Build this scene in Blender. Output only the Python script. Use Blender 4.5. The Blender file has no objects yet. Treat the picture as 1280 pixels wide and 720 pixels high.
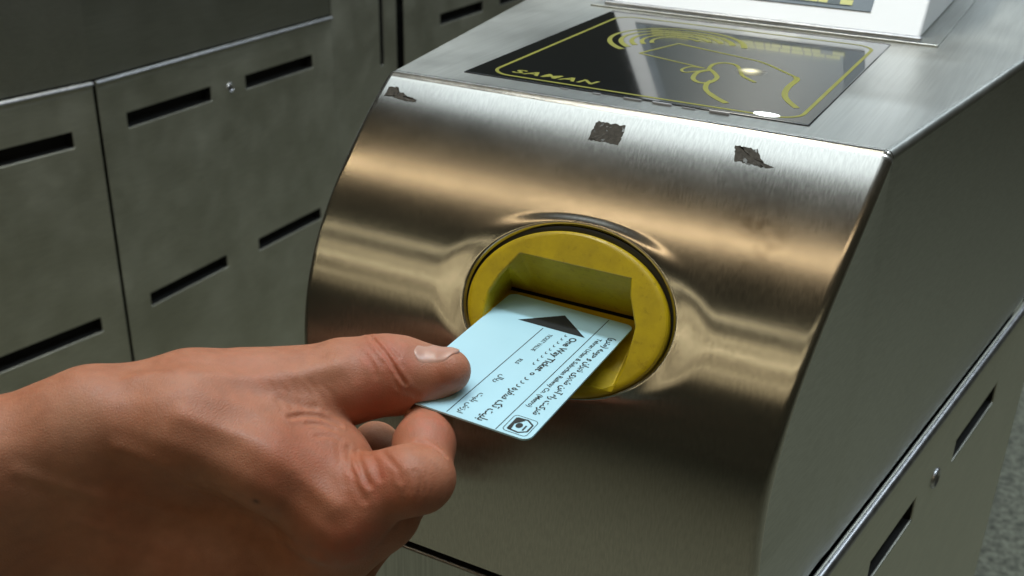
import bpy, bmesh, math, random
import numpy as np
from mathutils import Vector, Matrix

# ------------------------------------------------------------------ camera, world, lights
S = bpy.context.scene
C = S.collection
H = 0.95                                   # top of the ticket gate above the floor
cam_d = bpy.data.cameras.new('camera'); cam = bpy.data.objects.new('camera', cam_d); C.objects.link(cam)
FPX = 1359.28; CAMP = Vector((0.15680, -0.38738, H + 0.11527))
CAMR = [[0.8831, -0.217881, 0.415527], [0.468637, 0.36681, -0.803636], [0.022678, 0.904421, 0.426037]]
cam_d.sensor_width = 36; cam_d.lens = 36 * FPX / 1280; cam_d.dof.use_dof = True; cam_d.dof.focus_distance = .405; cam_d.dof.aperture_fstop = 20; cam_d.clip_start = .01; cam_d.clip_end = 100
cam.matrix_world = Matrix.Translation(CAMP) @ Matrix(CAMR).to_4x4()
S.camera = cam
S.render.engine = 'CYCLES'
S.view_settings.view_transform = 'Standard'; S.view_settings.look = 'None'
S.view_settings.exposure = -.12; S.view_settings.gamma = 1
W = bpy.data.worlds.new('World'); S.world = W; W.use_nodes = True
bg = W.node_tree.nodes['Background']
bg.inputs[0].default_value = (.95, .90, .60, 1); bg.inputs[1].default_value = .028

def area(name, loc, size, power, col, rot=(0, 0, 0), spread=math.pi):
    d = bpy.data.lights.new(name, 'AREA'); d.shape = 'RECTANGLE'; d.size = size[0]; d.size_y = size[1]
    d.energy = power; d.color = col; d.spread = spread
    o = bpy.data.objects.new(name, d); C.objects.link(o); o.location = loc; o.rotation_euler = rot
    return o
CEIL = H + 1.7
COOL = (.80, .93, 1.0); WARM = (1.0, .74, .43); DIM = (1.0, .86, .54)
# fluorescent luminaires straight above the gate
area('overhead_light', (.25, .24, CEIL), (1.2, .14), 24, COOL)
area('overhead_light', (-.5, -.44, CEIL), (1.8, .60), 8.0, COOL)
area('aisle_fill', (-.42, .25, CEIL), (.12, 1.8), 18, (1, .97, .84))  # added unseen lamp that brightens the side of the background gate
# sodium-tinted lamp row behind the passenger
area('warm_lamp', (-.6, -1.20, CEIL), (3.2, .016), 2.6, WARM, (math.radians(30), 0, 0))
# further rows of tubes down the hall, behind the viewpoint
for k, (y, p) in enumerate(((-1.95, 2.4), (-2.45, 1.6), (-2.85, 3.0), (-3.9, 1.6))):
    area('hall_tube', (-1.2, y, CEIL - .1), (7, .020), p, DIM, (math.radians(60), 0, 0))
# added fill light behind the passenger: one broad, weak yellowish panel
area('hall_fill', (-.4, -2.6, H + 1.25), (3.4, .9), 4.0, (1, .80, .46), (math.radians(62), 0, 0))
# rows of tubes beyond the gate
for x, y, w, p in ((-1.3, 2.4, 3, 7), (-.3, 4.2, 2.8, 6), (-.6, 6.6, 3.2, 6)):
    area('hall_tube', (x, y, CEIL), (w, .10), p, COOL, (math.radians(-60), 0, 0))
area('overhead_light', (.95, 2.1, CEIL), (.14, 1.2), 14, COOL)  # added unseen lamp that brightens the floor on the right


# ------------------------------------------------------------------ helpers
def mesh_obj(name, verts, faces, mat, parent=None, smooth=False, loc=None, uvs=None):
    me = bpy.data.meshes.new(name)
    me.from_pydata([tuple(map(float, v)) for v in verts], [], [tuple(map(int, f)) for f in faces]); me.update()
    if smooth: me.polygons.foreach_set('use_smooth', [True] * len(me.polygons))
    if uvs is not None:
        l = me.uv_layers.new(name='UVMap')
        idx = np.empty(len(me.loops), np.int32); me.loops.foreach_get('vertex_index', idx)
        l.data.foreach_set('uv', np.asarray(uvs, np.float32)[idx].ravel())
    me.materials.append(mat)
    o = bpy.data.objects.new(name, me); C.objects.link(o)
    if parent is not None: o.parent = parent
    if loc is not None: o.location = loc
    return o
def bevel(o, w, seg=2, ang=40):
    m = o.modifiers.new('edge', 'BEVEL'); m.width = w; m.segments = seg; m.limit_method = 'ANGLE'; m.angle_limit = math.radians(ang)
    m.harden_normals = False
    o.data.polygons.foreach_set('use_smooth', [True] * len(o.data.polygons))
    n = o.modifiers.new('normals', 'WEIGHTED_NORMAL'); n.keep_sharp = True
    return o
def recalc(o):
    bm = bmesh.new(); bm.from_mesh(o.data); bmesh.ops.remove_doubles(bm, verts=bm.verts, dist=1e-6)
    bmesh.ops.recalc_face_normals(bm, faces=bm.faces); bm.to_mesh(o.data); bm.free(); return o
def box_vf(x0, x1, y0, y1, z0, z1):
    v = [(x, y, z) for x in (x0, x1) for y in (y0, y1) for z in (z0, z1)]
    f = [(0, 1, 3, 2), (4, 6, 7, 5), (0, 4, 5, 1), (2, 3, 7, 6), (0, 2, 6, 4), (1, 5, 7, 3)]
    return v, f
def box(name, x0, x1, y0, y1, z0, z1, mat, parent=None, bev=0):
    o = mesh_obj(name, *box_vf(x0, x1, y0, y1, z0, z1), mat, parent)
    if bev: bevel(o, bev)
    return o
def thing(name, label, cat, loc=(0, 0, 0), group=None):
    o = bpy.data.objects.new(name, None); C.objects.link(o); o.location = loc; o.empty_display_size = .1
    o['label'] = label; o['category'] = cat
    if group: o['group'] = group
    return o

# ------------------------------------------------------------------ materials
def nt(name):
    m = bpy.data.materials.new(name); m.use_nodes = True
    t = m.node_tree; b = t.nodes['Principled BSDF']
    return m, t, b
def N(t, kind, **kw):
    n = t.nodes.new(kind)
    for k, v in kw.items():
        if k in n.inputs.keys(): n.inputs[k].default_value = v
        else: setattr(n, k, v)
    return n
def ramp(t, src, p0, c0, p1, c1):
    r = t.nodes.new('ShaderNodeValToRGB'); e = r.color_ramp.elements
    e[0].position = p0; e[0].color = (*c0, 1) if len(c0) == 3 else c0
    e[1].position = p1; e[1].color = (*c1, 1) if len(c1) == 3 else c1
    t.links.new(src, r.inputs[0]); return r
def steel(name, col, rough, aniso=.6, grain=(60, 60, 1500), seed=0., smudge=.25, bump=.12, tangent=None, rot=0., fine=True, con=1., stain=None):
    """brushed stainless steel; grain = noise scale along the object axes (high = fine lines across that axis)"""
    m, t, b = nt(name); L = t.links
    tc = N(t, 'ShaderNodeTexCoord'); src = tc.outputs['UV'] if tangent == 'UV' else tc.outputs['Object']
    mp = N(t, 'ShaderNodeMapping'); mp.inputs['Scale'].default_value = grain; mp.inputs['Location'].default_value = (seed, seed * 2, seed * 3)
    L.new(src, mp.inputs[0])
    n1 = N(t, 'ShaderNodeTexNoise', Scale=1.0, Detail=3.0); L.new(mp.outputs[0], n1.inputs['Vector'])
    n2 = N(t, 'ShaderNodeTexNoise', Scale=14.0, Detail=5.0, Roughness=.6); L.new(tc.outputs['Object'], n2.inputs['Vector'])
    n3 = N(t, 'ShaderNodeTexNoise', Scale=900.0, Detail=2.0); L.new(tc.outputs['Object'], n3.inputs['Vector'])
    # roughness: base + handling smudges + grain
    r1 = N(t, 'ShaderNodeMapRange'); L.new(n2.outputs[0], r1.inputs[0]); r1.inputs[1].default_value = .35; r1.inputs[2].default_value = .7
    r1.inputs[3].default_value = rough - smudge * .15; r1.inputs[4].default_value = rough + smudge * .3
    r2 = N(t, 'ShaderNodeMath', operation='MULTIPLY_ADD'); L.new(n1.outputs[0], r2.inputs[0]); r2.inputs[1].default_value = .10 * con; L.new(r1.outputs[0], r2.inputs[2])
    L.new(r2.outputs[0], b.inputs['Roughness'])
    c = ramp(t, n2.outputs[0], .3, tuple(x * (1 - .22 * smudge * 2) for x in col), .68, col)
    mx = N(t, 'ShaderNodeMix', data_type='RGBA', blend_type='MULTIPLY'); mx.inputs[0].default_value = .5
    g = ramp(t, n1.outputs[0], .36, (1 - .34 * con,) * 3, .64, (1 + .12 * con,) * 3)
    L.new(c.outputs[0], mx.inputs[6]); L.new(g.outputs[0], mx.inputs[7]); last = mx.outputs[2]
    if stain:                                  # a dull smear of dirt of its own shape
        v = N(t, 'ShaderNodeVectorMath', operation='DISTANCE'); L.new(tc.outputs['Object'], v.inputs[0]); v.inputs[1].default_value = stain[:3]
        s1 = N(t, 'ShaderNodeMapRange', interpolation_type='SMOOTHSTEP'); L.new(v.outputs['Value'], s1.inputs[0]); s1.inputs[1].default_value = 0; s1.inputs[2].default_value = stain[3]; s1.inputs[3].default_value = 1; s1.inputs[4].default_value = 0
        n5 = N(t, 'ShaderNodeTexNoise', Scale=120.0, Detail=6.0, Roughness=.7); L.new(tc.outputs['Object'], n5.inputs['Vector'])
        s2 = N(t, 'ShaderNodeMapRange'); L.new(n5.outputs[0], s2.inputs[0]); s2.inputs[1].default_value = .46; s2.inputs[2].default_value = .62
        s3 = N(t, 'ShaderNodeMath', operation='MULTIPLY'); L.new(s1.outputs[0], s3.inputs[0]); L.new(s2.outputs[0], s3.inputs[1])
        m2 = N(t, 'ShaderNodeMix', data_type='RGBA', blend_type='MULTIPLY'); L.new(s3.outputs[0], m2.inputs[0]); L.new(last, m2.inputs[6]); m2.inputs[7].default_value = (.55, .52, .48, 1); last = m2.outputs[2]
    L.new(last, b.inputs['Base Color'])
    b.inputs['Metallic'].default_value = 1
    b.inputs['Anisotropic'].default_value = aniso; b.inputs['Anisotropic Rotation'].default_value = rot
    if tangent == 'UV':
        tg = N(t, 'ShaderNodeTangent', direction_type='UV_MAP'); tg.uv_map = 'UVMap'; L.new(tg.outputs[0], b.inputs['Tangent'])
    bp = N(t, 'ShaderNodeBump'); bp.inputs['Strength'].default_value = bump; bp.inputs['Distance'].default_value = .0002
    ad = N(t, 'ShaderNodeMath', operation='MULTIPLY_ADD'); L.new(n3.outputs[0], ad.inputs[0]); ad.inputs[1].default_value = .5 if fine else 0.; L.new(n1.outputs[0], ad.inputs[2])
    L.new(ad.outputs[0], bp.inputs['Height']); L.new(bp.outputs[0], b.inputs['Normal'])
    return m
def plain(name, col, rough=.5, metal=0., coat=0., vary=.15, scale=60., bump=0.):
    m, t, b = nt(name); L = t.links
    tc = N(t, 'ShaderNodeTexCoord'); n = N(t, 'ShaderNodeTexNoise', Scale=scale, Detail=5.0); L.new(tc.outputs['Object'], n.inputs['Vector'])
    r = ramp(t, n.outputs[0], .3, tuple(x * (1 - vary) for x in col), .7, tuple(min(1, x * (1 + vary * .6)) for x in col))
    L.new(r.outputs[0], b.inputs['Base Color']); b.inputs['Roughness'].default_value = rough; b.inputs['Metallic'].default_value = metal
    b.inputs['Coat Weight'].default_value = coat
    if bump:
        bp = N(t, 'ShaderNodeBump'); bp.inputs['Strength'].default_value = bump; bp.inputs['Distance'].default_value = .0003
        L.new(n.outputs[0], bp.inputs['Height']); L.new(bp.outputs[0], b.inputs['Normal'])
    return m
def worn_yellow():
    m, t, b = nt('yellow_plastic'); L = t.links; tc = N(t, 'ShaderNodeTexCoord')
    n = N(t, 'ShaderNodeTexNoise', Scale=55.0, Detail=8.0, Roughness=.7); L.new(tc.outputs['Object'], n.inputs['Vector'])
    r = ramp(t, n.outputs[0], .32, (.36, .245, .004), .62, (.50, .345, .003))
    k = N(t, 'ShaderNodeTexNoise', Scale=420.0, Detail=3.0); L.new(tc.outputs['Object'], k.inputs['Vector'])
    kr = ramp(t, k.outputs[0], .60, (1, 1, 1), .72, (.45, .38, .30))
    mx = N(t, 'ShaderNodeMix', data_type='RGBA', blend_type='MULTIPLY'); mx.inputs[0].default_value = .35; L.new(r.outputs[0], mx.inputs[6]); L.new(kr.outputs[0], mx.inputs[7]); L.new(mx.outputs[2], b.inputs['Base Color'])
    mp = N(t, 'ShaderNodeMapping'); mp.inputs['Scale'].default_value = (60, 900, 900); mp.inputs['Rotation'].default_value = (0, .3, .2); L.new(tc.outputs['Object'], mp.inputs[0])
    s = N(t, 'ShaderNodeTexNoise', Scale=1.0, Detail=4.0); L.new(mp.outputs[0], s.inputs['Vector'])
    rr = N(t, 'ShaderNodeMapRange'); L.new(s.outputs[0], rr.inputs[0]); rr.inputs[1].default_value = .3; rr.inputs[2].default_value = .7; rr.inputs[3].default_value = .30; rr.inputs[4].default_value = .50; L.new(rr.outputs[0], b.inputs['Roughness'])
    bp = N(t, 'ShaderNodeBump'); bp.inputs['Strength'].default_value = .25; bp.inputs['Distance'].default_value = .0001; L.new(s.outputs[0], bp.inputs['Height']); L.new(bp.outputs[0], b.inputs['Normal'])
    return m
ST = (.56, .57, .55)
M_nose = steel('steel_nose', (.56, .54, .50),  .17, .87, (150, 25, 1), 1.3, .16, .0, 'UV', .0, False, .60, (.068, -.026, -.030, .022))
M_hood = steel('steel_hood', ST, .33, .5, (900, 25, 900), 2.1, .18, .06, con=.5)
M_hood2 = steel('steel_rear', ST, .38, .3, (60, 900, 60), 6.1, .3, .08)
M_door = steel('steel_door', (.68, .68, .61), .44, .3, (60, 60, 1500), 4.2, .30, .04, con=.5)
M_front = steel('steel_front', ST, .36, .4, (900, 60, 30), 7.2, .3, .08)
M_bright = steel('steel_bright', (.55, .55, .58), .30, 0, (200, 200, 200), 3.1, .1, 0.)
M_dark = plain('black_inside', (.006, .006, .005), .8)
M_dark2 = plain('dark_plinth', (.03, .03, .03), .5)
M_rubber = plain('black_rubber', (.008, .008, .008), .55)
M_yellow = worn_yellow()
M_print = plain('yellow_print', (.23, .22, .02), .5)
M_seal = plain('old_sealant', (.35, .34, .36), .3)
M_tape = plain('tape_residue', (.075, .066, .056), .7, 0, 0, .35, 900, .3)
M_tape.node_tree.nodes['Principled BSDF'].inputs['Specular IOR Level'].default_value = .15
_t = M_tape.node_tree; _tc = N(_t, 'ShaderNodeTexCoord'); _n = N(_t, 'ShaderNodeTexNoise', Scale=330.0, Detail=5.0, Roughness=.65); _t.links.new(_tc.outputs['Object'], _n.inputs['Vector'])
_r = ramp(_t, _n.outputs[0], .36, (.35, .35, .35), .42, (1, 1, 1)); _t.links.new(_r.outputs[0], _t.nodes['Principled BSDF'].inputs['Alpha'])
M_white = plain('white_housing', (.88, .88, .90), .35, 0, .2, .03, 20)  # even near-white colour of the display housing
M_grey = plain('grey_bezel', (.16, .20, .24), .5)
M_ink = plain('black_ink', (.008, .010, .010), .6)
M_card = plain('pale_blue_card', (.43, .69, .81), .45, 0, .1, .03, 30)
def glass():
    m, t, b = nt('black_glass'); b.inputs['Base Color'].default_value = (.006, .008, .010, 1); b.inputs['Roughness'].default_value = .06
    b.inputs['Coat Weight'].default_value = .3; b.inputs['Coat Roughness'].default_value = .02
    tc = N(t, 'ShaderNodeTexCoord'); n = N(t, 'ShaderNodeTexNoise', Scale=45.0, Detail=4.0); t.links.new(tc.outputs['Object'], n.inputs['Vector'])
    r = N(t, 'ShaderNodeMapRange'); t.links.new(n.outputs[0], r.inputs[0]); r.inputs[3].default_value = .03; r.inputs[4].default_value = .14
    t.links.new(r.outputs[0], b.inputs['Roughness']); return m
M_glass = glass()
def emit(name, col, st):
    m, t, b = nt(name); b.inputs['Base Color'].default_value = (*col, 1); b.inputs['Emission Color'].default_value = (*col, 1); b.inputs['Emission Strength'].default_value = st; b.inputs['Roughness'].default_value = .3; return m
M_screen = emit('screen_backlight', (.05, .075, .085), .25); M_screen2 = emit('screen_blocks', (.46, .46, .13), .28)
def floor_mat():
    m, t, b = nt('speckled_granite'); L = t.links; tc = N(t, 'ShaderNodeTexCoord')
    n = N(t, 'ShaderNodeTexNoise', Scale=70.0, Detail=5.0, Roughness=.75); L.new(tc.outputs['Object'], n.inputs['Vector'])
    v = N(t, 'ShaderNodeTexVoronoi', Scale=110.0); L.new(tc.outputs['Object'], v.inputs['Vector'])
    r = ramp(t, n.outputs[0], .38, (.12, .122, .09), .62, (.46, .46, .35)); r2 = ramp(t, v.outputs[0], .1, (.55, .55, .55), .5, (1, 1, 1))
    mx = N(t, 'ShaderNodeMix', data_type='RGBA', blend_type='MULTIPLY'); mx.inputs[0].default_value = .6
    L.new(r.outputs[0], mx.inputs[6]); L.new(r2.outputs[0], mx.inputs[7]); L.new(mx.outputs[2], b.inputs['Base Color']); b.inputs['Roughness'].default_value = .35; return m
M_floor = floor_mat()
def skin(name, nail=False):
    m, t, b = nt(name); L = t.links; tc = N(t, 'ShaderNodeTexCoord')
    n = N(t, 'ShaderNodeTexNoise', Scale=32.0, Detail=4.0); L.new(tc.outputs['Object'], n.inputs['Vector'])
    n2 = N(t, 'ShaderNodeTexNoise', Scale=260.0, Detail=4.0); L.new(tc.outputs['Object'], n2.inputs['Vector'])
    if nail:
        b.inputs['Base Color'].default_value = (.47, .25, .19, 1); b.inputs['Roughness'].default_value = .36
    else:
        r = ramp(t, n.outputs[0], .30, (.37, .130, .064), .70, (.44, .200, .118)); r2 = ramp(t, n2.outputs[0], .3, (.86, .84, .84), .7, (1.06, 1.06, 1.06))
        mx = N(t, 'ShaderNodeMix', data_type='RGBA', blend_type='MULTIPLY'); mx.inputs[0].default_value = .7
        L.new(r.outputs[0], mx.inputs[6]); L.new(r2.outputs[0], mx.inputs[7]); L.new(mx.outputs[2], b.inputs['Base Color']); b.inputs['Roughness'].default_value = .52
        ra = N(t, 'ShaderNodeAttribute', attribute_name='redness'); rx = N(t, 'ShaderNodeMix', data_type='RGBA', blend_type='MULTIPLY')
        ml = N(t, 'ShaderNodeMath', operation='MULTIPLY'); L.new(ra.outputs['Fac'], ml.inputs[0]); L.new(n2.outputs[0], ml.inputs[1]); ml2 = N(t, 'ShaderNodeMath', operation='MULTIPLY'); L.new(ml.outputs[0], ml2.inputs[0]); ml2.inputs[1].default_value = 1.5
        L.new(ml2.outputs[0], rx.inputs[0]); L.new(mx.outputs[2], rx.inputs[6]); rx.inputs[7].default_value = (1.0, .62, .60, 1)
        ma = N(t, 'ShaderNodeAttribute', attribute_name='mole'); rm = N(t, 'ShaderNodeMix', data_type='RGBA'); L.new(ma.outputs['Fac'], rm.inputs[0]); L.new(rx.outputs[2], rm.inputs[6]); rm.inputs[7].default_value = (.10, .035, .02, 1)
        L.new(rm.outputs[2], b.inputs['Base Color'])
        hs = []
        for sc, rot_, k in ((1300.0, (.3, .5, .4), 1.0), (1700.0, (1.1, .2, 1.3), .8)):
            v = N(t, 'ShaderNodeTexVoronoi', Scale=sc, feature='DISTANCE_TO_EDGE'); mp = N(t, 'ShaderNodeMapping'); mp.inputs['Scale'].default_value = (1, .35, .8); mp.inputs['Rotation'].default_value = rot_
            L.new(tc.outputs['Object'], mp.inputs[0]); L.new(mp.outputs[0], v.inputs['Vector'])
            vr = N(t, 'ShaderNodeMapRange'); L.new(v.outputs[0], vr.inputs[0]); vr.inputs[2].default_value = .22; vr.inputs[4].default_value = k; hs.append(vr)
        w = N(t, 'ShaderNodeTexNoise', Scale=420.0, Detail=4.0); L.new(tc.outputs['Object'], w.inputs['Vector'])
        s1 = N(t, 'ShaderNodeMath', operation='ADD'); L.new(hs[0].outputs[0], s1.inputs[0]); L.new(hs[1].outputs[0], s1.inputs[1])
        ad = N(t, 'ShaderNodeMath', operation='MULTIPLY_ADD'); L.new(w.outputs[0], ad.inputs[0]); ad.inputs[1].default_value = 1.6; L.new(s1.outputs[0], ad.inputs[2])
        rg = N(t, 'ShaderNodeMapRange'); L.new(n2.outputs[0], rg.inputs[0]); rg.inputs[3].default_value = .42; rg.inputs[4].default_value = .66; L.new(rg.outputs[0], b.inputs['Roughness'])
        bp = N(t, 'ShaderNodeBump'); bp.inputs['Strength'].default_value = .34; bp.inputs['Distance'].default_value = .00012; L.new(ad.outputs[0], bp.inputs['Height']); L.new(bp.outputs[0], b.inputs['Normal'])
    b.inputs['Subsurface Weight'].default_value = .25; b.inputs['Subsurface Scale'].default_value = .004; b.inputs['Subsurface Radius'].default_value = (1, .35, .2)
    return m
M_skin = skin('skin'); M_nail = skin('nail', True)

M_glint = emit('painted_glint', (.95, 1, .98), 3.0)  # emission painted in place of a lamp glint on the glass
def glow():  # soft painted glint: emission and alpha fade outwards from its middle
    m, t, b = nt('painted_glint_soft'); L = t.links; g = N(t, 'ShaderNodeNewGeometry'); tc = N(t, 'ShaderNodeTexCoord')
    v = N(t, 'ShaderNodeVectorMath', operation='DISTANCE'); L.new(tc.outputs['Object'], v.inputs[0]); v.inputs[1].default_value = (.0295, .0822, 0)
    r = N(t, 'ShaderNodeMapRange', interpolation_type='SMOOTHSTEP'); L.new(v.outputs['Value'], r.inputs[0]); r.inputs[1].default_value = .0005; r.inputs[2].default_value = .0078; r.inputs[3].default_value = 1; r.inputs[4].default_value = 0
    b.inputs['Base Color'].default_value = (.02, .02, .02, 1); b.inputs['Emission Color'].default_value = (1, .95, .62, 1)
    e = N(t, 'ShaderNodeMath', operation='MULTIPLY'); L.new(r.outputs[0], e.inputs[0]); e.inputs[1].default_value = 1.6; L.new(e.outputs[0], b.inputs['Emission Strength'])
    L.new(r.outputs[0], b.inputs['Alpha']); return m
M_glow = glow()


# ------------------------------------------------------------------ floor
def make_floor():
    n = 8; v = [(-6 + 12 * i / n, -6 + 16 * j / n, 0) for j in range(n + 1) for i in range(n + 1)]
    f = [(j * (n + 1) + i, j * (n + 1) + i + 1, (j + 1) * (n + 1) + i + 1, (j + 1) * (n + 1) + i) for j in range(n) for i in range(n)]
    o = mesh_obj('floor', v, f, M_floor); o['kind'] = 'structure'
make_floor()

# ------------------------------------------------------------------ the ticket gate
TAP = .1593                               # the flanks of the nose open towards the body
XB = .106 + TAP * .40                     # half width of the straight body
def xe(y): return .106 + TAP * min(y, .40)
# profile of the nose: tangent angle below horizontal along the arc length
ARC = np.array([0, .02, .05, .068, .085, .100, .120, .145, .175, .30]); ANG = np.radians([45, 48.5, 51, 54, 60, 67, 76, 83, 88, 90])
_s = np.linspace(0, .30, 3001); _a = np.interp(_s, ARC, ANG)
_k = np.ones(121) / 121; _a = np.convolve(np.pad(_a, 60, mode='edge'), _k, 'valid')
_y = -np.concatenate([[0], np.cumsum(np.cos(_a[:-1]) * 1e-4)]); _z = -np.concatenate([[0], np.cumsum(np.sin(_a[:-1]) * 1e-4)])
S_END = float(np.interp(.1815, -_z, _s))
_cr = [5.05174, -0.77344, -0.07823, 0.10665]; _cl = [1.13708, -0.16295, -0.10589]
def ER(s): return np.polyval(_cr, np.minimum(s, 0.1630))
def EL(s): return np.polyval(_cl, np.minimum(s, 0.1263))
def base_pt(s, x):
    """point and outward normal of the undented nose"""
    y = np.interp(s, _s, _y); z = np.interp(s, _s, _z); a = np.interp(s, _s, _a)
    o = np.zeros_like(s)
    return np.stack([x, y, z], -1), np.stack([o, -np.sin(a), np.cos(a)], -1)
BT = .4805; BC = np.array([.0058, -.0573, -.0650]); BV = np.array([0, math.sin(BT), math.cos(BT)]); BN = np.array([0, -math.cos(BT), math.sin(BT)])
BRX, BRY = .0418, .0316
S_C = float(np.interp(-BC[2], -_z, _s))
_bp, _bn = base_pt(np.array([S_C]), np.array([BC[0]]))
BC = BC + BN * (float((_bp[0] - BC) @ BN) - .0022)      # the flat oval is let into the curved sheet
def sst(x): x = np.clip(x, 0, 1); return x * x * x * (x * (6 * x - 15) + 10)
def nose_pt(s, x, off=0.):
    P, n = base_pt(s, x)
    dx = x - BC[0]; dv = S_C - s
    rho = np.sqrt((dx / (BRX + .0005)) ** 2 + (dv / (BRY + .0005)) ** 2)
    sid = (dx / (BRX + .0005)) ** 2 / np.maximum(rho, 1e-6) ** 2
    w = sst(1 - (rho - 1.02) / (.13 + .24 * sid))
    Q = BC + dx[..., None] * np.array([1, 0, 0]) + dv[..., None] * BV
    P = P + (Q - P) * (w * (.12 + .27 * sid))[..., None]
    # the pressed lip that turns in at the hole
    lip = np.clip(1 - (rho - 1.0) / .045, 0, 1)
    P = P - BN * (lip ** 2 * .0016)[..., None]
    return P + n * off
def grid_faces(nu, nv, base=0, flip=False):
    f = []
    for j in range(nv - 1):
        for i in range(nu - 1):
            a = base + j * nu + i; q = (a, a + 1, a + nu + 1, a + nu)
            f.append(q[::-1] if flip else q)
    return f
RC = .0035                                 # rounding at the sides of the nose
def make_nose(parent):
    V, F, UV = [], [], []
    s0, s1 = .0046, S_END
    # radial grid from the oval hole to the border of the sheet
    def border(th):
        dx, ds = math.cos(th), -math.sin(th)
        best = 1e9
        for it in range(1):
            lo, hi = 0., 1.
            for _ in range(40):
                mid = (lo + hi) / 2; xx = BC[0] + dx * mid; ss = S_C + ds * mid
                inside = s0 < ss < s1 and EL(ss) + RC < xx < ER(ss) - RC
                lo, hi = (mid, hi) if inside else (lo, mid)
        return BC[0] + dx * lo, S_C + ds * lo
    ths = list(np.linspace(0, 2 * math.pi, 720, endpoint=False))
    for cx, cs in ((EL(s0) + RC, s0), (ER(s0) - RC, s0), (EL(s1) + RC, s1), (ER(s1) - RC, s1)):
        ths.append(math.atan2(-(cs - S_C), cx - BC[0]) % (2 * math.pi))
    ths = sorted(ths); nt_ = len(ths); nr = 110
    tt = np.concatenate([np.linspace(0, .02, 6)[:-1], .02 + .98 * np.linspace(0, 1, nr - 5) ** 1.25])
    O = np.array([border(a) for a in ths]); I = np.array([(BC[0] + (BRX + .0005) * math.cos(a2), S_C - (BRY + .0005) * math.sin(a2)) for a2 in
                  [math.atan2(math.sin(a) / BRY, math.cos(a) / BRX) for a in ths]])
    G = I[None] + (O - I)[None] * tt[:, None, None]
    P = nose_pt(G[..., 1], G[..., 0])
    V += list(P.reshape(-1, 3)); UV += [(q[0] * 10, -q[1] * 10) for q in G.reshape(-1, 2)]
    for j in range(nr - 1):
        for i in range(nt_):
            k = (i + 1) % nt_
            F.append((j * nt_ + i, (j + 1) * nt_ + i, (j + 1) * nt_ + k, j * nt_ + k))
    # rounded sides
    ss = np.linspace(s0, s1, 420)
    for side in (-1, 1):
        b = len(V); na = 9
        for s in ss:
            xq = (ER(s) - RC) if side > 0 else (EL(s) + RC)
            P0, n0 = base_pt(np.array([s]), np.array([xq])); P0 = nose_pt(np.array([s]), np.array([xq]))[0]; n0 = n0[0]
            for k in range(na):
                a = math.pi / 2 * k / (na - 1)
                V.append(P0 + np.array([side, 0, 0]) * RC * math.sin(a) - n0 * RC * (1 - math.cos(a)))
                UV.append(((xq + side * RC * a) * 10, -s * 10))
        F += grid_faces(na, len(ss), b, flip=(side > 0))
    # folded top edge: turns from the nose into the level top
    b = len(V); xs = np.linspace(EL(s0) + RC, ER(s0) - RC, 60); na = 14; r = .0072
    P0, n0 = base_pt(np.array([s0]), np.array([0.])); a0 = math.atan2(n0[0][2], -n0[0][1])
    ce = P0[0] - n0[0] * r
    for k in range(na):
        a = a0 + (math.pi / 2 - a0) * k / (na - 1)
        for x in xs:
            V.append((x, ce[1] - r * math.cos(a), ce[2] + r * math.sin(a))); UV.append((x * 10, k * .01))
    F += grid_faces(60, na, b)
    global TOPZ, TOPY; TOPZ = float(ce[2] + r); TOPY = float(ce[1])
    # end caps of the fold
    for side, x in ((-1, xs[0]), (1, xs[-1])):
        b = len(V); nb = 7
        for k in range(na):
            a = a0 + (math.pi / 2 - a0) * k / (na - 1)
            nn = np.array([0, -math.cos(a), math.sin(a)])
            for j in range(nb):
                q = min(math.pi / 2, math.pi / 2 * j / (nb - 2)); rr = (r - RC + RC * math.cos(q)) if j < nb - 1 else -.002
                V.append(np.array([x, ce[1], ce[2]]) + nn * rr + np.array([side, 0, 0]) * (RC * math.sin(q) - (.0003 if j == nb - 1 else 0))); UV.append((x * 10, k * .01))
        F += grid_faces(nb, na, b, flip=(side < 0))
    o = mesh_obj('nose_panel', V, F, M_nose, parent, True, uvs=UV)
    bm = bmesh.new(); bm.from_mesh(o.data); bmesh.ops.recalc_face_normals(bm, faces=bm.faces); bm.to_mesh(o.data); bm.free()
    return o
def make_hood(parent, y1=.812):
    V, F = [], []
    r = RC; na = 8
    ys = [TOPY] + list(np.linspace(.01, .395, 24)) + [.40, .405] + list(np.linspace(.45, y1, 8))
    ring = 2 * na + 2
    for y in ys:
        for side in (-1, 1):
            X = side * (xe(max(y, 0)))
            pts = []
            for k in range(na):
                a = math.pi / 2 * k / (na - 1)
                pts.append((X - side * r * (1 - math.cos(a)), y, TOPZ - r * (1 - math.sin(a))))
            if side > 0: pts = pts[::-1]
            V += pts
    n = 2 * na
    F += grid_faces(n, len(ys), 0)
    # flanks: one grid per side, from the curved front edge back to the body
    zt = TOPZ - r
    ss = [s for s in np.linspace(.001, S_END, 90)]
    for side in (-1, 1):
        rows = []
        for s in ss:
            xq = ER(s) if side > 0 else EL(s)
            P0, n0 = base_pt(np.array([s]), np.array([xq])); q = P0[0] - n0[0] * RC
            if q[2] < zt - .0005: rows.append(q)
        q = rows[0].copy(); q[2] = zt; q[1] = min(q[1] + .0015, TOPY); rows.insert(0, q)
        b = len(V); nu = 6
        for q in rows:
            e = np.array([side * xe(0), TOPY, q[2]])
            for k in range(nu): V.append(q + (e - q) * k / (nu - 1))
            for y in ys[1:]: V.append((side * xe(y), y, q[2]))
        F += grid_faces(nu + len(ys) - 1, len(rows), b, flip=(side < 0))
    o = mesh_obj('hood', V, F, M_hood, parent, True)
    recalc(o)
    for q in o.data.polygons:
        if abs(q.normal.x) > .97 or q.normal.z > .995: q.use_smooth = False
    return o
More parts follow.
